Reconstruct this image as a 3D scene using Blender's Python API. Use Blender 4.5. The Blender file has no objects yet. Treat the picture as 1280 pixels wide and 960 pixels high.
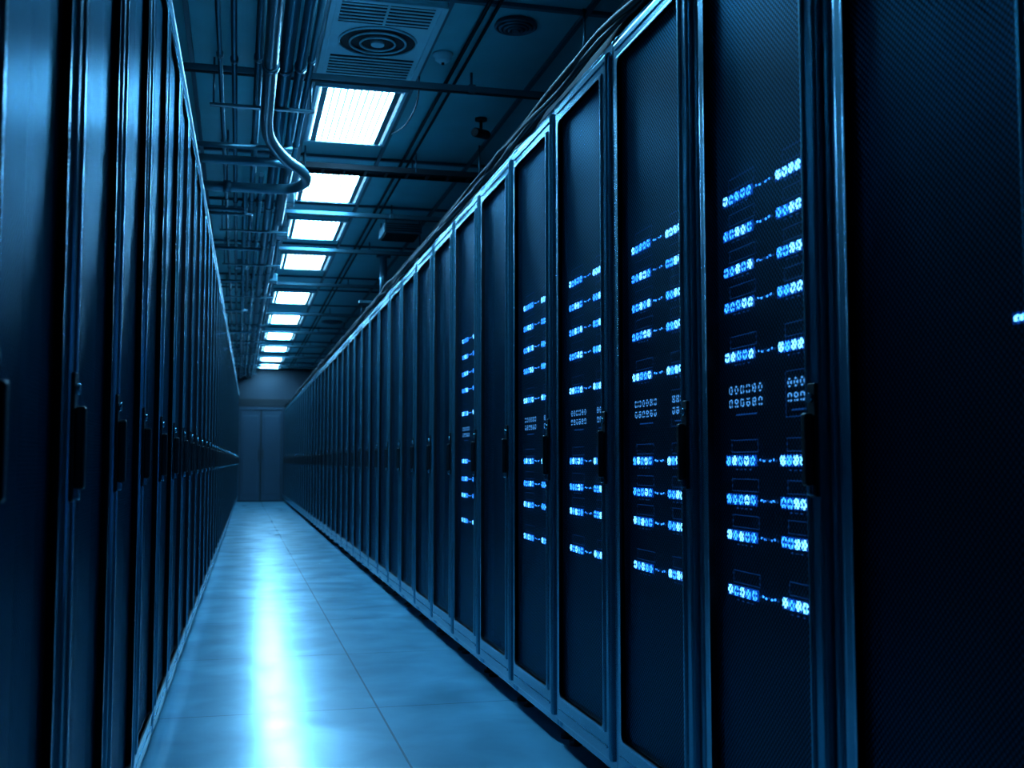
import bpy, bmesh, math, random
from mathutils import Vector, Matrix
random.seed(7)
scn = bpy.context.scene
scn.view_settings.view_transform = 'Standard'
scn.view_settings.look = 'None'
scn.view_settings.exposure = 0.0

# ------------------------------------------------------------------ materials
def new_mat(name):
    m = bpy.data.materials.new(name); m.use_nodes = True
    nt = m.node_tree
    return m, nt, nt.nodes['Principled BSDF']

def N(nt, t, **kw):
    n = nt.nodes.new(t)
    for k, v in kw.items():
        setattr(n, k, v)
    return n

def metal(name, col, metallic, rough, bump=0.0, scale=6, var=0.12, rv=0.03, spec=0.5):
    m, nt, b = new_mat(name)
    tc = N(nt, 'ShaderNodeTexCoord')
    no = N(nt, 'ShaderNodeTexNoise'); no.inputs['Scale'].default_value = scale
    no.inputs['Detail'].default_value = 2
    nt.links.new(tc.outputs['Object'], no.inputs['Vector'])
    mx = N(nt, 'ShaderNodeMix', data_type='RGBA')
    mx.inputs[6].default_value = (col[0]*(1-var), col[1]*(1-var), col[2]*(1-var), 1)
    mx.inputs[7].default_value = (col[0]*(1+var), col[1]*(1+var), col[2]*(1+var), 1)
    nt.links.new(no.outputs['Fac'], mx.inputs[0])
    nt.links.new(mx.outputs[2], b.inputs['Base Color'])
    mr = N(nt, 'ShaderNodeMapRange')
    mr.inputs['To Min'].default_value = max(0.02, rough-rv); mr.inputs['To Max'].default_value = rough+rv
    nt.links.new(no.outputs['Fac'], mr.inputs['Value'])
    nt.links.new(mr.outputs[0], b.inputs['Roughness'])
    b.inputs['Metallic'].default_value = metallic
    b.inputs['Specular IOR Level'].default_value = spec
    return m

def emis(name, col, strength):
    m, nt, b = new_mat(name)
    b.inputs['Base Color'].default_value = (0.01, 0.02, 0.04, 1)
    b.inputs['Emission Color'].default_value = (*col, 1)
    b.inputs['Emission Strength'].default_value = strength
    return m

M_FRAME = metal('rack_frame_paint', (0.13, 0.37, 0.48), 0.85, 0.26, scale=1.5, var=0.05, rv=0.01)
M_BODY  = metal('rack_body_paint', (0.006, 0.02, 0.035), 0.3, 0.5)
M_TRIM  = metal('rack_bright_trim', (0.80, 0.92, 0.95), 0.3, 0.35)
M_HANDLE= metal('rack_handle_black', (0.003, 0.006, 0.010), 0.0, 0.45, spec=0.3)
M_INNER = metal('server_face_black', (0.002, 0.005, 0.010), 0.0, 0.6, spec=0.2)
M_PIPE  = metal('pipe_dark_steel', (0.05, 0.14, 0.18), 0.7, 0.33)
M_CABLE = metal('cable_black', (0.004, 0.007, 0.011), 0.0, 0.6, spec=0.2)
M_GRID  = metal('ceiling_grid_metal', (0.05, 0.14, 0.18), 0.5, 0.4)
M_VENT  = metal('vent_paint', (0.55, 0.85, 0.88), 0.1, 0.45)
M_WALL  = metal('wall_dark_blue', (0.003, 0.014, 0.026), 0.0, 0.6)
M_DOOR  = metal('door_dark_blue', (0.005, 0.026, 0.048), 0.2, 0.45)
M_LAMPFR= metal('lamp_frame_white', (0.45, 0.65, 0.72), 0.1, 0.4)
M_LED_B = emis('led_bright', (0.10, 0.45, 1.0), 6.5)
M_LED_M = emis('led_medium', (0.02, 0.22, 1.0), 5.0)
M_DIM_GLOW = emis('led_dim_and_edge_glow', (0.01, 0.12, 0.6), 0.5)  # dim LED dashes, also bezel edges given a glow of their own
M_LED_H = emis('led_painted_halo', (0.0, 0.09, 0.8), 0.60)  # painted halo: faint emission around the LEDs standing in for bloom
M_DIG   = emis('display_digit_pale', (0.06, 0.30, 0.80), 1.6)

# perforated mesh
def perforated():
    m, nt, b = new_mat('perforated_steel_mesh')
    tc = N(nt, 'ShaderNodeTexCoord'); sp = N(nt, 'ShaderNodeSeparateXYZ')
    nt.links.new(tc.outputs['Object'], sp.inputs[0])
    def mth(op, a, bb=None):
        n = N(nt, 'ShaderNodeMath', operation=op)
        for i, v in enumerate((a, bb)):
            if v is None: continue
            if isinstance(v, (int, float)): n.inputs[i].default_value = v
            else: nt.links.new(v, n.inputs[i])
        return n.outputs[0]
    k = 2*math.pi/0.0125
    sy = mth('SINE', mth('MULTIPLY', sp.outputs['Y'], k))
    sz = mth('SINE', mth('MULTIPLY', sp.outputs['Z'], k))
    pr = mth('MULTIPLY', sy, sz)
    mr = N(nt, 'ShaderNodeMapRange'); mr.interpolation_type = 'SMOOTHSTEP'
    mr.inputs['From Min'].default_value = -0.12; mr.inputs['From Max'].default_value = 0.0
    nt.links.new(pr, mr.inputs['Value'])
    b.inputs['Base Color'].default_value = (0.012, 0.075, 0.140, 1)
    b.inputs['Metallic'].default_value = 0.7
    b.inputs['Roughness'].default_value = 0.34
    b.inputs['Specular IOR Level'].default_value = 0.2
    b.inputs['Specular Tint'].default_value = (0.4, 0.8, 1.0, 1)
    tr = N(nt, 'ShaderNodeBsdfTransparent'); ms = N(nt, 'ShaderNodeMixShader')
    out = nt.nodes['Material Output']
    nt.links.new(mr.outputs[0], ms.inputs[0]); nt.links.new(b.outputs[0], ms.inputs[1])
    nt.links.new(tr.outputs[0], ms.inputs[2]); nt.links.new(ms.outputs[0], out.inputs['Surface'])
    return m
M_MESH = perforated()

# lamp diffuser with prismatic grid
def lamp_mat():
    m, nt, b = new_mat('lamp_prismatic_diffuser')
    tc = N(nt, 'ShaderNodeTexCoord')
    br = N(nt, 'ShaderNodeTexBrick'); br.offset = 0
    br.inputs['Scale'].default_value = 1.0
    br.inputs['Brick Width'].default_value = 0.040; br.inputs['Row Height'].default_value = 0.09
    br.inputs['Mortar Size'].default_value = 0.007; br.inputs['Mortar Smooth'].default_value = 0.1
    br.inputs['Color1'].default_value = (0.20, 0.62, 1, 1); br.inputs['Color2'].default_value = (0.17, 0.56, 1, 1)
    br.inputs['Mortar'].default_value = (0.004, 0.009, 0.012, 1)
    nt.links.new(tc.outputs['Object'], br.inputs['Vector'])
    nt.links.new(br.outputs['Color'], b.inputs['Emission Color'])
    b.inputs['Emission Strength'].default_value = 82
    b.inputs['Base Color'].default_value = (0.5, 0.6, 0.65, 1)
    return m
M_LAMP = lamp_mat()

def floor_mat():
    m, nt, b = new_mat('polished_floor_tiles')
    tc = N(nt, 'ShaderNodeTexCoord')
    mp = N(nt, 'ShaderNodeMapping'); mp.inputs['Location'].default_value = (-0.53+12, -4.26+12, 0)
    nt.links.new(tc.outputs['Object'], mp.inputs[0])
    br = N(nt, 'ShaderNodeTexBrick'); br.offset = 0
    br.inputs['Scale'].default_value = 1.0
    br.inputs['Brick Width'].default_value = 1.2; br.inputs['Row Height'].default_value = 1.2
    br.inputs['Mortar Size'].default_value = 0.004
    br.inputs['Color1'].default_value = (0.12, 0.38, 0.52, 1); br.inputs['Color2'].default_value = (0.13, 0.40, 0.54, 1)
    br.inputs['Mortar'].default_value = (0.025, 0.09, 0.13, 1)
    nt.links.new(mp.outputs[0], br.inputs['Vector'])
    no = N(nt, 'ShaderNodeTexNoise'); no.inputs['Scale'].default_value = 3.0; no.inputs['Detail'].default_value = 6
    no.inputs['Distortion'].default_value = 0.4
    nt.links.new(tc.outputs['Object'], no.inputs['Vector'])
    mr = N(nt, 'ShaderNodeMapRange'); mr.inputs['From Min'].default_value = 0.3; mr.inputs['From Max'].default_value = 0.7
    mr.inputs['To Min'].default_value = 0.76; mr.inputs['To Max'].default_value = 1.2
    nt.links.new(no.outputs['Fac'], mr.inputs['Value'])
    vm = N(nt, 'ShaderNodeVectorMath', operation='SCALE')
    nt.links.new(br.outputs['Color'], vm.inputs[0]); nt.links.new(mr.outputs[0], vm.inputs['Scale'])
    nt.links.new(vm.outputs[0], b.inputs['Base Color'])
    b.inputs['Roughness'].default_value = 0.30
    r = N(nt, 'ShaderNodeMapRange'); r.inputs['From Min'].default_value = 0.3; r.inputs['From Max'].default_value = 0.7
    r.inputs['To Min'].default_value = 0.14; r.inputs['To Max'].default_value = 0.24
    nt.links.new(no.outputs['Fac'], r.inputs['Value']); nt.links.new(r.outputs[0], b.inputs['Coat Roughness'])
    bp = N(nt, 'ShaderNodeBump'); bp.inputs['Strength'].default_value = 0.3; bp.inputs['Distance'].default_value = 0.002
    bp.invert = True
    nt.links.new(br.outputs['Fac'], bp.inputs['Height']); nt.links.new(bp.outputs[0], b.inputs['Normal'])
    b.inputs['IOR'].default_value = 1.6
    b.inputs['Coat Weight'].default_value = 1.0
    b.inputs['Coat IOR'].default_value = 1.75
    return m
M_FLOOR = floor_mat()
M_CEIL = metal('ceiling_tile_paint', (0.15, 0.58, 0.62), 0.0, 0.45)

# ------------------------------------------------------------------ mesh builder
class MB:
    def __init__(s): s.bm = bmesh.new(); s.mats = []
    def mi(s, mat):
        if mat not in s.mats: s.mats.append(mat)
        return s.mats.index(mat)
    def box(s, x0, x1, y0, y1, z0, z1, mat, bev=0.0):
        i = s.mi(mat); bm = s.bm
        v = [bm.verts.new(p) for p in ((x0,y0,z0),(x1,y0,z0),(x1,y1,z0),(x0,y1,z0),(x0,y0,z1),(x1,y0,z1),(x1,y1,z1),(x0,y1,z1))]
        fs = [bm.faces.new([v[j] for j in q]) for q in ((0,3,2,1),(4,5,6,7),(0,1,5,4),(1,2,6,5),(2,3,7,6),(3,0,4,7))]
        for f in fs: f.material_index = i
        if bev:
            es = list({e for f in fs for e in f.edges})
            bmesh.ops.bevel(bm, geom=es, offset=bev, segments=3, profile=0.5, affect='EDGES', material=-1)
    def quad(s, pts, mat):
        f = s.bm.faces.new([s.bm.verts.new(p) for p in pts]); f.material_index = s.mi(mat)
    def tube(s, pts, r, mat, seg=10, caps=True):
        i = s.mi(mat); bm = s.bm; pts = [Vector(p) for p in pts]; rings = []
        up0 = None
        for k, p in enumerate(pts):
            a = pts[max(k-1,0)]; c = pts[min(k+1,len(pts)-1)]
            d = (c-a).normalized()
            if up0 is None:
                up0 = Vector((0,0,1)) if abs(d.z) < 0.9 else Vector((1,0,0))
            u = (up0 - d*up0.dot(d)).normalized(); w = d.cross(u); up0 = u
            rr = r[k] if isinstance(r, (list, tuple)) else r
            rings.append([bm.verts.new(p + (u*math.cos(t)+w*math.sin(t))*rr) for t in [2*math.pi*q/seg for q in range(seg)]])
        for a, c in zip(rings, rings[1:]):
            for q in range(seg):
                f = bm.faces.new((a[q], a[(q+1)%seg], c[(q+1)%seg], c[q])); f.material_index = i; f.smooth = True
        if caps:
            for rg in (rings[0], rings[-1]):
                f = bm.faces.new(rg); f.material_index = i
    def ring_panel(s, xf, xb, y0, y1, z0, z1, iy0, iy1, iz0, iz1, rad, mat, reveal=None, ch0=0.004):
        """door frame: rectangle with rounded opening, front at xf, back at xb"""
        i = s.mi(mat); ri = s.mi(reveal) if reveal else i
        bm = s.bm; inner = []; outer = []
        for (cy, cz, oy, oz, a0) in ((iy1-rad, iz1-rad, y1, z1, 0), (iy0+rad, iz1-rad, y0, z1, 90), (iy0+rad, iz0+rad, y0, z0, 180), (iy1-rad, iz0+rad, y1, z0, 270)):
            for q in range(5):
                t = math.radians(a0 + 90*q/4)
                inner.append((cy+rad*math.cos(t), cz+rad*math.sin(t))); outer.append((oy, oz))
        sg = 1 if xb > xf else -1
        def mk(x, l): return [bm.verts.new((x, a, c)) for a, c in l]
        fi = mk(xf, inner); bi = mk(xb, inner)
        n = len(inner); oc = {}
        def ov(x, p):
            if (x, p) not in oc: oc[(x, p)] = bm.verts.new((x, p[0], p[1]))
            return oc[(x, p)]
        cyy = (y0+y1)/2; czz = (z0+z1)/2
        def shr(p, d): return (p[0]+(d if p[0] < cyy else -d), p[1]+(d if p[1] < czz else -d))
        # rounded outer edge profile (inset, depth)
        prof = [(ch0*(1-math.sin(t)), ch0*(1-math.cos(t))) for t in (0, math.pi/8, math.pi/4, 3*math.pi/8, math.pi/2)]
        prof.append((0.0, abs(xb-xf)))
        for q in range(n):
            r = (q+1) % n
            A, B = outer[q], outer[r]
            vs = [fi[q], fi[r], ov(xf, shr(B, ch0)), ov(xf, shr(A, ch0))]
            if A == B: vs = [fi[q], fi[r], ov(xf, shr(A, ch0))]
            f = bm.faces.new(vs); f.material_index = i
            f = bm.faces.new((fi[q], bi[q], bi[r], fi[r])); f.material_index = ri
            if A != B:
                for (d0, e0), (d1, e1) in zip(prof, prof[1:]):
                    x0_, x1_ = xf+sg*e0, xf+sg*e1
                    f = bm.faces.new((ov(x0_, shr(A, d0)), ov(x0_, shr(B, d0)), ov(x1_, shr(B, d1)), ov(x1_, shr(A, d1)))); f.material_index = i
    def mesh(s, name):
        me = bpy.data.meshes.new(name)
        bmesh.ops.recalc_face_normals(s.bm, faces=s.bm.faces[:])
        s.bm.to_mesh(me); s.bm.free()
        for m in s.mats: me.materials.append(m)
        return me
    def obj(s, name, loc=(0,0,0), rot=0.0):
        return put(s.mesh(name), name, loc, rot)
def put(me, name, loc=(0,0,0), rot=0.0):
    o = bpy.data.objects.new(name, me); scn.collection.objects.link(o)
    o.location = loc; o.rotation_euler = (0, 0, rot); return o

# ------------------------------------------------------------------ layout numbers (metres)
XR = 1.035; HR = 2.17; HL = 2.46; CEIL = 3.13; YEND = 26.55
XW0, XW1, YW0 = -1.9, 2.35, -1.6

# ------------------------------------------------------------------ server rack
def rack_mesh(name, H, sgn, leds=False, lone=False):
    b = MB(); W = 0.6; D = 1.0
    def bx(x0, x1, *a, **k):
        x0, x1 = sgn*x0, sgn*x1
        b.box(min(x0,x1), max(x0,x1), *a, **k)
    # levelling feet
    for fx in (0.06, 0.92):
        for fy in (0.05, 0.55):
            b.tube([(sgn*fx, fy, 0), (sgn*fx, fy, 0.012), (sgn*fx, fy, 0.0121), (sgn*fx, fy, 0.06)], [0.022, 0.022, 0.01, 0.01], M_HANDLE, 10)
    # body
    bx(0.10, D, 0.004, W-0.004, 0.055, H-0.003, M_BODY)
    # frame posts, head and sill
    bx(0.014, 0.10, 0.002, 0.028, 0.05, H, M_FRAME, bev=0.009)
    bx(0.014, 0.10, W-0.028, W-0.002, 0.05, H, M_FRAME, bev=0.009)
    bx(0.019, 0.10, 0.024, W-0.024, H-0.03, H-0.001, M_FRAME, bev=0.004)
    bx(0.019, 0.10, 0.024, W-0.024, 0.05, 0.085, M_FRAME, bev=0.004)
    # dark gasket groove behind the door
    bx(0.03, 0.04, 0.028, 0.034, 0.085, H-0.03, M_HANDLE)
    # door frame with rounded opening
    y0, y1, z0, z1 = 0.033, W-0.033, 0.082, H-0.032
    iy0, iy1, iz0, iz1 = y0+0.045, y1-0.045, z0+0.085, z1-0.062
    b.ring_panel(0, sgn*0.028, y0, y1, z0, z1, iy0, iy1, iz0, iz1, 0.02, M_FRAME, M_INNER, ch0=0.009)
    # inner lip
    b.ring_panel(sgn*-0.005, sgn*0.008, iy0-0.010, iy1+0.010, iz0-0.010, iz1+0.010, iy0, iy1, iz0, iz1, 0.02, M_FRAME, M_INNER, ch0=0.005)
    # pressed seam on the bottom and top rails
    bx(-0.003, 0.002, y0+0.02, y1-0.02, z0+0.034, z0+0.04, M_FRAME)
    bx(-0.003, 0.002, y0+0.02, y1-0.02, z1-0.028, z1-0.023, M_FRAME)
    # perforated sheet
    x = sgn*0.010
    b.quad([(x, iy0, iz0), (x, iy1, iz0), (x, iy1, iz1), (x, iy0, iz1)], M_MESH)
    rr = random.Random(3)
    # equipment faces behind the mesh
    bx(0.026 if leds else 0.06, 0.10, 0.055, W-0.055, iz0, iz1, M_INNER)
    # dark cheeks added to keep LED light off the frame posts
    if leds:
        for (a, c) in ((0.050, 0.070), (W-0.070, W-0.050)):
            bx(0.014, 0.030, a, c, iz0, iz1, M_INNER)
    # swing handle: escutcheon, lever, lock barrel
    bx(-0.006, 0.0, y0+0.008, y0+0.036, 0.865, 1.075, M_HANDLE, bev=0.002)
    bx(-0.023, -0.006, y0+0.012, y0+0.032, 0.885, 1.02, M_HANDLE, bev=0.005)
    bx(-0.015, -0.004, y0+0.014, y0+0.030, 0.868, 0.888, M_FRAME, bev=0.003)
    b.tube([(sgn*-0.004, y0+0.022, 1.048), (sgn*-0.012, y0+0.022, 1.048)], 0.009, M_FRAME, 12)
    if sgn < 0:   # polished capping on the tall row
        bx(-0.006, 0.03, 0.0, W, H-0.020, H+0.006, M_TRIM, bev=0.007)
    # LEDs
    if leds or lone:
        X = sgn*0.022
        def q(ya, yb, za, zb, m, dx=0.0):
            xx = X + sgn*dx
            b.quad([(xx, ya, za), (xx, yb, za), (xx, yb, zb), (xx, ya, zb)], m)
        def glyph(yc, zc, w, h, t, m, kind):
            ya, yb, za, zb = yc-w/2, yc+w/2, zc-h/2, zc+h/2
            c = t*0.55   # clipped corners so each lamp reads as a small rounded ring
            q(ya+c, yb-c, zb-t, zb, m); q(ya+c, yb-c, za, za+t, m)
            if kind != 1: q(ya, ya+t, za+c, zb-c, m)
            q(yb-t, yb, za+c, zb-c, m)
            if kind >= 2: q(ya+t, yb-t, zc-t/2, zc+t/2, m)
        def outline(ya, yb, za, zb, m, t=0.0012):  # server bezel edges, drawn as faint emission though they are no lamps
            q(ya, yb, zb-t, zb, m, 0.001); q(ya, yb, za, za+t, m, 0.001)
            q(ya, ya+t, za, zb, m, 0.001); q(yb-t, yb, za, zb, m, 0.001)
    if leds:
        rows = [1.513, 1.434, 1.352, 1.272, 1.16, 0.932, 0.848, 0.770, 0.650]
        for k, z in enumerate(rows):
            for (ya, yb, n) in ((0.100, 0.234, 5), (0.340, 0.486, 5)):
                q(ya-0.002, yb+0.002, z-0.012, z+0.012, M_LED_H, 0.002)  # glowing quad behind the glyphs, imitates their halo
                for j in range(n):
                    yc = ya + (yb-ya)*(j+0.5)/n
                    m = M_LED_B if (ya < 0.2 and j < 3) or rr.random() < 0.3 else M_LED_M
                    glyph(yc, z+rr.uniform(-.001,.001), 0.0215, 0.0195, 0.0062, m, rr.choice([0, 0, 2]))
                outline(ya-0.01, yb-0.03, z+0.018, z+0.045, M_DIM_GLOW)
                for j in range(4):
                    yy = ya + 0.02 + j*0.022
                    q(yy, yy+0.010, z-0.020, z-0.0175, M_DIM_GLOW)
            for j in range(7):
                yy = 0.244 + j*0.0135
                q(yy, yy+0.009, z-0.0022+(j%2)*0.002, z+0.0015+(j%2)*0.002, M_LED_M if j % 3 else M_DIM_GLOW)
        for zc in (1.086, 1.057):
            for (ya, yb, n) in ((0.098, 0.200, 4), (0.300, 0.470, 6)):
                for j in range(n):
                    yc = ya + (yb-ya)*(j+0.5)/n
                    glyph(yc, zc, 0.017, 0.018, 0.0035, M_DIG, rr.choice([0, 2]))
        outline(0.092, 0.206, 1.018, 1.11, M_DIM_GLOW)
        q(0.12, 0.18, 1.03, 1.033, M_DIM_GLOW); q(0.33, 0.43, 1.03, 1.033, M_DIM_GLOW)
    if lone:
        for j in range(3):
            q(0.098+j*0.012, 0.1085+j*0.012, 1.127, 1.135, M_LED_B)
        q(0.092, 0.138, 1.123, 1.139, M_LED_H, 0.002)  # painted halo around the single LED bar
    return b.mesh(name)

me_R = rack_mesh('server_rack', HR, 1)
me_R_led = rack_mesh('server_rack_lit', HR, 1, leds=True)
me_R_lone = rack_mesh('server_rack_single_led', HR, 1, lone=True)
me_L = rack_mesh('server_rack_tall', HL, -1)
for n in range(-4, 41):
    y = 1.795 + 0.6*n
    me = me_R
    if n in (0, 1, 2, 3, 5): me = me_R_led
    if n == -1: me = me_R_lone
    put(me, 'server_rack', (XR, y, 0))
slope = 0.0113; al = math.atan(slope)
for n in range(-4, 40):
    y = 1.86 + 0.6*n
    put(me_L, 'server_rack', (-0.285 + slope*y, y, 0), -al)

# ------------------------------------------------------------------ room shell
def shell(name, *a, mat):
    b = MB(); b.box(*a, mat); return b.obj(name)
shell('floor', XW0, XW1, YW0, YEND+0.1, -0.12, 0.0, mat=M_FLOOR)
shell('ceiling', XW0, XW1, YW0, YEND+0.1, CEIL, CEIL+0.12, mat=M_CEIL)
shell('wall_left', XW0-0.1, XW0, YW0, YEND+0.1, 0, CEIL, mat=M_WALL)
shell('wall_right', XW1, XW1+0.1, YW0, YEND+0.1, 0, CEIL, mat=M_WALL)
shell('wall_front', XW0, XW1, YW0-0.1, YW0, 0, CEIL, mat=M_WALL)
shell('wall_back', XW0, XW1, YEND, YEND+0.1, 0, CEIL, mat=M_WALL)
# double door at the aisle end
b = MB()
b.box(0.00, 0.04, YEND-0.08, YEND, 0.0, 2.20, M_DOOR, 0.005)
b.box(0.99, 1.03, YEND-0.08, YEND, 0.0, 2.20, M_DOOR, 0.005)
b.box(0.04, 0.99, YEND-0.08, YEND, 2.14, 2.20, M_DOOR, 0.005)
b.box(0.04, 0.99, YEND-0.012, YEND-0.004, 0.0, 2.14, M_HANDLE)
for (a, c) in ((0.055, 0.495), (0.535, 0.975)):
    b.box(a, c, YEND-0.055, YEND-0.012, 0.02, 2.125, M_DOOR, 0.005)
    b.box(a+0.05, c-0.05, YEND-0.064, YEND-0.05, 0.18, 2.0, M_DOOR, 0.006)
b.box(0.455, 0.48, YEND-0.10, YEND-0.055, 0.98, 1.22, M_HANDLE, 0.004)
b.box(0.55, 0.575, YEND-0.10, YEND-0.055, 0.98, 1.22, M_HANDLE, 0.004)
b.obj('door_1')
b = MB(); b.box(-0.3, 1.9, YEND-0.03, YEND, 2.22, 2.40, M_HANDLE, 0.005); b.obj('trim_1')

# ------------------------------------------------------------------ ceiling lamps
LX = 0.67
lamps = [(3.85, 4.95), (6.32, 7.48), (8.28, 9.25), (9.95, 10.85), (11.65, 12.6), (14.3, 15.4), (16.6, 17.7),
         (18.9, 20.0), (21.1, 22.2), (23.3, 24.4), (25.2, 26.25)]
def lamp_mesh(L):
    b = MB(); w = 0.27
    z1 = 0.0; z0 = -0.035
    b.box(-w, -w+0.022, 0, L, z0, z1, M_LAMPFR, 0.003); b.box(w-0.022, w, 0, L, z0, z1, M_LAMPFR, 0.003)
    b.box(-w+0.022, w-0.022, 0, 0.03, z0, z1, M_LAMPFR, 0.003); b.box(-w+0.022, w-0.022, L-0.03, L, z0, z1, M_LAMPFR, 0.003)
    # reflector strips either side + main diffuser
    b.box(-w+0.024, -w+0.038, 0.032, L-0.032, -0.022, -0.012, M_LAMP)
    b.box(w-0.038, w-0.024, 0.032, L-0.032, -0.022, -0.012, M_LAMP)
    b.box(-w+0.038, -w+0.076, 0.032, L-0.032, -0.03, -0.004, M_GRID)
    b.box(w-0.076, w-0.038, 0.032, L-0.032, -0.03, -0.004, M_GRID)
    b.box(-w+0.078, w-0.078, 0.06, L-0.06, -0.028, -0.014, M_LAMP)
    b.box(-w+0.04, w-0.04, 0.032, L-0.032, -0.006, -0.001, M_GRID)
    return b.mesh('ceiling_light')
for (a, c) in lamps:
    put(lamp_mesh(c-a), 'ceiling_light', (LX, a, CEIL))

# ------------------------------------------------------------------ ceiling grid
b = MB()
for X in (-1.0, -0.28, 0.385, 0.955, 1.62):
    b.box(X-0.012, X+0.012, YW0, YEND, CEIL-0.022, CEIL, M_GRID, 0.0)
ys = [1.2, 2.4, 3.75, 5.02, 6.25, 7.9, 9.4, 11.2, 13.2, 14.2, 15.6, 16.5, 18.3, 20.5, 22.7, 24.9]
for Y in ys:
    b.box(XW0, XW1, Y-0.015, Y+0.015, CEIL-0.02, CEIL-0.001, M_GRID)
b.obj('ceiling_grid')

# transverse strut channels hung below the ceiling
struts = [(3.3, 2.98), (6.0, 3.03), (9.35, 3.03), (11.0, 3.03), (13.2, 3.03), (15.9, 3.03), (18.2, 3.03), (20.4, 3.03), (22.6, 3.03), (24.8, 3.03)]
for (Y, Z) in struts:
    b = MB()
    b.box(-1.6, 2.3, Y-0.022, Y+0.022, Z-0.016, Z+0.018, M_PIPE, 0.004)
    b.box(-1.6, 2.3, Y-0.012, Y+0.012, Z-0.022, Z-0.014, M_CABLE)
    for X in (-0.9, 0.12, 1.25, 2.1):
        b.tube([(X, Y, Z), (X, Y, CEIL)], 0.007, M_PIPE, 8)
        b.box(X-0.02, X+0.02, Y-0.028, Y+0.028, Z-0.02, Z+0.024, M_PIPE, 0.003)
    b.obj('ceiling_strut')

# ------------------------------------------------------------------ service pipes
def smooth(pts, n=8):
    P = [Vector(p) for p in pts]; out = []
    for i in range(len(P)-1):
        p0 = P[max(i-1,0)]; p1 = P[i]; p2 = P[i+1]; p3 = P[min(i+2,len(P)-1)]
        for k in range(n):
            t = k/n
            out.append(0.5*((2*p1)+(-p0+p2)*t+(2*p0-5*p1+4*p2-p3)*t*t+(-p0+3*p1-3*p2+p3)*t**3))
    out.append(P[-1]); return out
b = MB()
Hh = 0.93
YP = YEND-0.02
for (X, h, r, y0, y1) in ((0.20, 1.98, 0.034, -1.5, YP), (0.275, 1.99, 0.026, -1.5, YP), (0.33, 2.03, 0.016, 3.0, 26), (0.07, 2.02, 0.020, -1.5, YP), (0.13, 2.03, 0.018, 7.9, YP), (0.02, 1.97, 0.020, 8.0, YP), (-0.05, 2.0, 0.014, -1.5, YP), (-0.12, 2.02, 0.012, -1.5, 26)):
    b.tube([(X, y0, Hh+h), (X, y1, Hh+h)], r, M_PIPE, 12)
    y = 4.0
    while y < y1-0.2:
        if y > y0: b.tube([(X, y-0.02, Hh+h), (X, y+0.02, Hh+h)], r+0.006, M_PIPE, 12)
        y += 1.55
for Y in (4.5, 6.1, 9.45, 11.1, 13.3, 16.0, 18.3, 20.5, 22.7, 25.0):
    b.box(-0.18, 0.38, Y-0.018, Y+0.018, Hh+1.93, Hh+1.945, M_PIPE, 0.003)
    for X in (-0.16, 0.36):
        b.tube([(X, Y, Hh+1.94), (X, Y, CEIL)], 0.006, M_PIPE, 8)
# branch conduits turning off to the left, with junction boxes
for (Y, xe, r) in ((8.7, 0.02, 0.016), (8.85, 0.07, 0.013), (10.3, 0.20, 0.018), (12.2, 0.02, 0.018), (14.6, 0.07, 0.018), (17.0, 0.2, 0.02), (19.4, 0.02, 0.02)):
    pz = Hh+1.945
    b.tube(smooth([(-1.8, Y, pz), (-0.6, Y, pz), (xe-0.12, Y, pz), (xe-0.03, Y+0.04, pz+0.01), (xe, Y+0.14, pz+0.03), (xe, Y+0.4, pz+0.04)], 5), r, M_PIPE, 10)
for (X, Y) in ((0.33, 8.6), (0.34, 9.9), (0.0, 11.6), (0.33, 12.4), (0.33, 16.6)):
    b.box(X-0.06, X+0.06, Y-0.08, Y+0.08, Hh+1.98, Hh+2.07, M_PIPE, 0.008)
b.obj('conduit_run')

b = MB()
z = Hh+1.86
path = smooth([(0.12, -1.4, z), (0.12, 2, z), (0.12, 5.4, z), (0.125, 6.15, z), (0.16, 6.45, z-0.01), (0.25, 6.72, z-0.03), (0.36, 6.95, z-0.04), (0.40, 7.18, z-0.04), (0.34, 7.38, z-0.04), (0.18, 7.45, z-0.04), (-0.4, 7.45, z-0.04), (-1.8, 7.45, z-0.04)], 8)
b.tube(path, 0.034, M_PIPE, 14)
for yy in (1.5, 3.4, 5.2):
    b.tube([(0.12, yy-0.03, z), (0.12, yy+0.03, z)], 0.042, M_PIPE, 14)
    b.tube([(0.12, yy, z), (0.12, yy, CEIL)], 0.006, M_PIPE, 8)
for xx in (-0.1, -0.8):
    b.tube([(xx-0.025, 7.45, z-0.04), (xx+0.025, 7.45, z-0.04)], 0.042, M_PIPE, 14)
    b.tube([(xx, 7.45, z-0.04), (xx, 7.45, CEIL)], 0.006, M_PIPE, 8)
b.obj('cooling_pipe')
b = MB()
b.tube(smooth([(-1.8, 7.08, Hh+1.90), (-0.3, 7.08, Hh+1.90), (0.12, 7.08, Hh+1.90), (0.24, 7.12, Hh+1.91), (0.29, 7.24, Hh+1.92), (0.29, 7.7, Hh+1.92), (0.29, 9.0, Hh+1.93)], 6), 0.030, M_PIPE, 12)
b.tube([(-1.8, 6.93, Hh+1.95), (0.30, 6.93, Hh+1.95)], 0.018, M_PIPE, 12)
b.obj('cooling_pipe')

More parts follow.
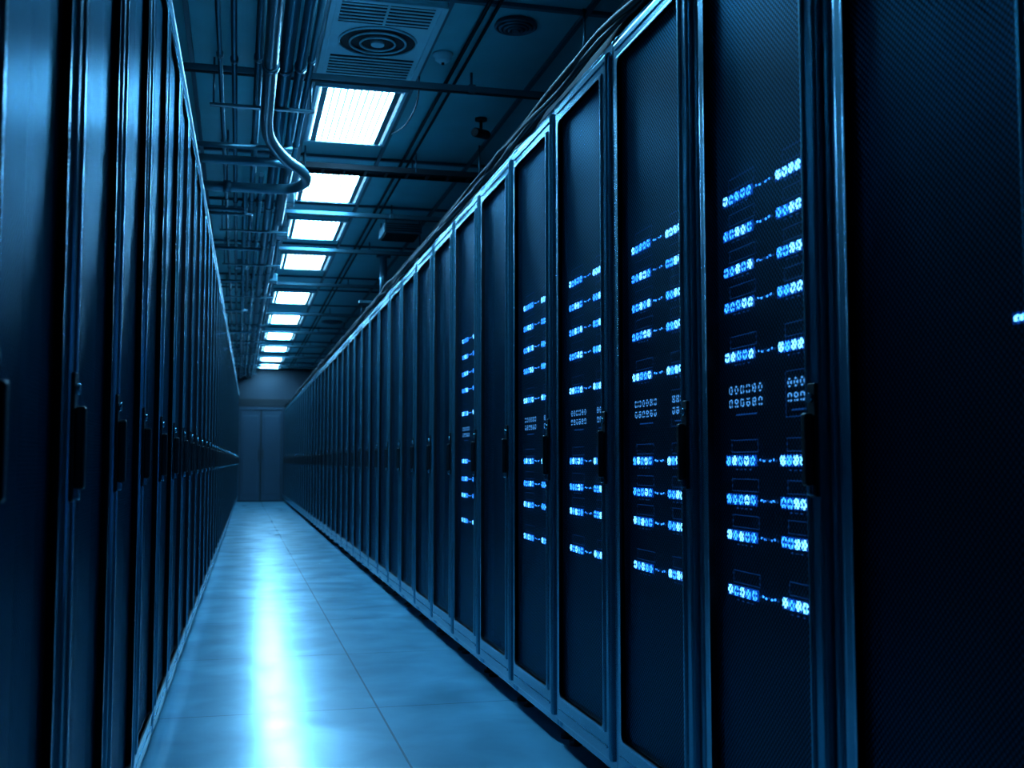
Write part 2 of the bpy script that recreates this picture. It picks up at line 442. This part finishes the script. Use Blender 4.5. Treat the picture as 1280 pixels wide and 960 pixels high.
# transverse cable tray crossing to the right
b = MB(); TY = 7.78
for dy in (-0.08, 0.08):
    b.box(0.36, 2.3, TY+dy-0.006, TY+dy+0.006, Hh+2.05, Hh+2.09, M_CABLE, 0.002)
X = 0.40
while X < 2.28:
    b.box(X-0.01, X+0.01, TY-0.075, TY+0.075, Hh+2.052, Hh+2.062, M_CABLE); X += 0.15
for i, dy in enumerate((-0.05, -0.02, 0.01, 0.04)):
    b.tube(smooth([(0.36+0.238*k, TY+dy+random.uniform(-.008,.008), Hh+2.070+random.uniform(0,.012)) for k in range(9)], 3), 0.010, M_CABLE, 8)
for X in (0.42, 1.2, 2.1):
    for dy in (-0.09, 0.09):
        b.tube([(X, TY+dy, Hh+2.06), (X, TY+dy, CEIL)], 0.005, M_PIPE, 8)
b.obj('cable_tray')

# right-hand longitudinal tray and conduits
b = MB()
for (X, h, r) in ((1.68, 1.985, 0.015), (1.76, 1.99, 0.020), (1.84, 1.985, 0.015)):
    b.tube([(X, -1.4, Hh+h), (X, YEND-0.02, Hh+h)], r, M_CABLE, 10)
for X in (1.62, 1.90):
    b.box(X-0.006, X+0.006, -1.4, YEND-0.02, Hh+1.955, Hh+2.02, M_CABLE)
Y = 0.5
while Y < YEND-0.1:
    b.box(1.62, 1.90, Y-0.012, Y+0.012, Hh+1.955, Hh+1.967, M_PIPE); Y += 0.5
for Y in (2.5, 5.0, 7.4, 10, 12.5, 15, 17.5, 20, 22.5, 25):
    for X in (1.60, 1.92):
        b.tube([(X, Y, Hh+1.96), (X, Y, CEIL)], 0.007, M_PIPE, 8)
b.obj('conduit_run')
# slim conduits fixed to the ceiling right of the lamps
b = MB()
for (X, r) in ((1.12, 0.011), (1.17, 0.009)):
    b.tube([(X, -1.4, CEIL-0.036), (X, YEND-0.02, CEIL-0.036)], r, M_CABLE, 8)
b.tube(smooth([(0.96, 6.05, CEIL-0.03), (1.0, 6.4, CEIL-0.07), (0.99, 6.8, CEIL-0.08), (0.95, 7.2, CEIL-0.03)], 6), 0.005, M_CABLE, 6)
b.obj('conduit_run')

# cable ladder resting on the tops of the right row
b = MB(); YL = YEND-0.3
b.box(XR+0.045, XR+0.06, -0.55, YL, HR+0.004, HR+0.055, M_CABLE, 0.003)
b.box(XR+0.33, XR+0.345, -0.55, YL, HR+0.004, HR+0.055, M_CABLE, 0.003)
y = -0.4
while y < YL-0.1:
    b.box(XR+0.06, XR+0.33, y-0.012, y+0.012, HR+0.004, HR+0.02, M_CABLE); y += 0.3
for k in range(7):
    xx = XR+0.085+k*0.036
    pts = [(xx+random.uniform(-.01,.01), -0.5+i*0.88, HR+0.045+random.uniform(0,.03)) for i in range(31)]
    b.tube(smooth(pts, 2), random.uniform(0.010, 0.014), M_CABLE, 7)
for r in (0.014, 0.012, 0.010, 0.008, 0.007):
    pts = [(XR+0.018+random.uniform(-.014,.016), -0.5+i*0.45, HR+0.014+random.uniform(0,.045)) for i in range(60)]
    b.tube(smooth(pts, 3), r, M_CABLE, 7)
b.obj('cable_ladder')

# ------------------------------------------------------------------ air diffuser panel
b = MB()
b.box(-0.28, 0.28, 0, 1.14, -0.02, 0, M_VENT, 0.004)
for (a, c, e, f) in ((-0.28, -0.25, 0, 1.14), (0.25, 0.28, 0, 1.14), (-0.25, 0.25, 0, 0.03), (-0.25, 0.25, 1.11, 1.14)):
    b.box(a, c, e, f, -0.034, -0.018, M_VENT, 0.003)
# two louvred grilles either side of the swirl outlet
b.box(-0.225, 0.225, 0.05, 0.30, -0.0225, -0.019, M_CABLE)
b.box(-0.225, 0.225, 0.76, 1.09, -0.0225, -0.019, M_CABLE)
for k in range(6):
    b.box(-0.225, 0.225, 0.064+k*0.040, 0.078+k*0.040, -0.0255, -0.0225, M_VENT)
for k in range(7):
    b.box(-0.225, 0.225, 0.780+k*0.044, 0.796+k*0.044, -0.0255, -0.0225, M_VENT)
b.box(-0.006, 0.006, 0.05, 0.30, -0.027, -0.0225, M_VENT)
b.tube([(0, 0.53, -0.019), (0, 0.53, -0.0225)], 0.205, M_CABLE, 32)
for k, r in enumerate((0.20, 0.145, 0.09)):
    pts = [(r*math.cos(t), 0.53+r*math.sin(t), -0.026-0.004*k) for t in [2*math.pi*i/36 for i in range(37)]]
    b.tube(pts, 0.006, M_VENT, 6, caps=False)
b.tube([(0, 0.53, -0.02), (0, 0.53, -0.04)], 0.035, M_VENT, 16)
b.obj('air_diffuser', (LX, 5.08, CEIL))

# round ceiling vent
def round_vent(name, loc, R):
    b = MB()
    b.tube([(0,0,0),(0,0,-0.015)], R, M_GRID, 28)
    for k in range(4):
        r = R*(1-0.22*k)
        b.tube([(r*math.cos(t), r*math.sin(t), -0.018-0.006*k) for t in [2*math.pi*i/28 for i in range(29)]], 0.009, M_PIPE, 6, caps=False)
    b.tube([(0,0,-0.01),(0,0,-0.05)], R*0.2, M_PIPE, 14)
    b.obj(name, loc)
round_vent('round_ceiling_vent', (1.32, 5.25, CEIL), 0.10)
# smoke detector
b = MB()
b.tube([(0,0,0),(0,0,-0.012),(0,0,-0.0121),(0,0,-0.035),(0,0,-0.05)], [0.055,0.055,0.045,0.042,0.022], M_VENT, 20)
b.tube([(0,0,-0.05),(0,0,-0.06)], 0.008, M_CABLE, 10)
b.obj('smoke_detector', (1.04, 5.75, CEIL))
# security camera
b = MB()
b.tube([(0,0,0),(0,0,-0.015)], 0.04, M_CABLE, 16)
b.tube([(0,0,-0.01),(0,0,-0.09)], 0.01, M_CABLE, 10)
b.tube([(0.05,0.07,-0.085),(-0.05,-0.07,-0.115),(-0.056,-0.079,-0.117)], [0.03,0.03,0.022], M_CABLE, 14)
b.obj('security_camera', (1.48, 6.8, CEIL))
# hanging ventilation unit with riser
b = MB()
b.box(-0.17, 0.17, -0.2, 0.2, -0.16, -0.07, M_PIPE, 0.01)
for k in range(7):
    b.box(-0.15, 0.15, -0.17+k*0.052, -0.15+k*0.052, -0.17, -0.155, M_CABLE)
for k in range(4):
    b.box(-0.15, 0.15, -0.208, -0.196, -0.145+k*0.02, -0.138+k*0.02, M_CABLE)
for sx in (-0.15, 0.15):
    for sy in (-0.18, 0.18):
        b.tube([(sx, sy, -0.08), (sx, sy, 0)], 0.006, M_PIPE, 8)
b.obj('ventilation_unit', (1.40, 9.9, CEIL))
b = MB()
b.tube([(0,0,0),(0,0,-0.02),(0,0,-0.0201),(0,0,-0.46),(0,0,-0.4601),(0,0,-0.50)], [0.08,0.08,0.04,0.04,0.055,0.055], M_PIPE, 16)
b.box(-0.26, 0.02, -0.03, 0.03, -0.52, -0.49, M_PIPE, 0.005)
b.obj('hanging_pipe_drop', (1.48, 11.7, CEIL))
round_vent('round_ceiling_vent', (1.40, 17.4, CEIL), 0.16)

# ------------------------------------------------------------------ world + camera
w = bpy.data.worlds.new('World'); scn.world = w; w.use_nodes = True
w.node_tree.nodes['Background'].inputs[0].default_value = (0.01, 0.03, 0.06, 1)
w.node_tree.nodes['Background'].inputs[1].default_value = 0.3
cd = bpy.data.cameras.new('camera'); co = bpy.data.objects.new('camera', cd); scn.collection.objects.link(co)
f = 1380.0
th = math.atan(342/f); ph = math.asin(97/math.sqrt(342**2+97**2+f*f)/math.cos(th))
fw = Vector((math.sin(th)*math.cos(ph), math.cos(th)*math.cos(ph), math.sin(ph)))
co.location = (0, 0, 0.93)
co.rotation_euler = fw.to_track_quat('-Z', 'Y').to_euler()
cd.sensor_width = 36; cd.lens = f/1280*36; cd.clip_start = 0.02
cd.dof.use_dof = True; cd.dof.focus_distance = 3.8; cd.dof.aperture_fstop = 5.0
scn.camera = co
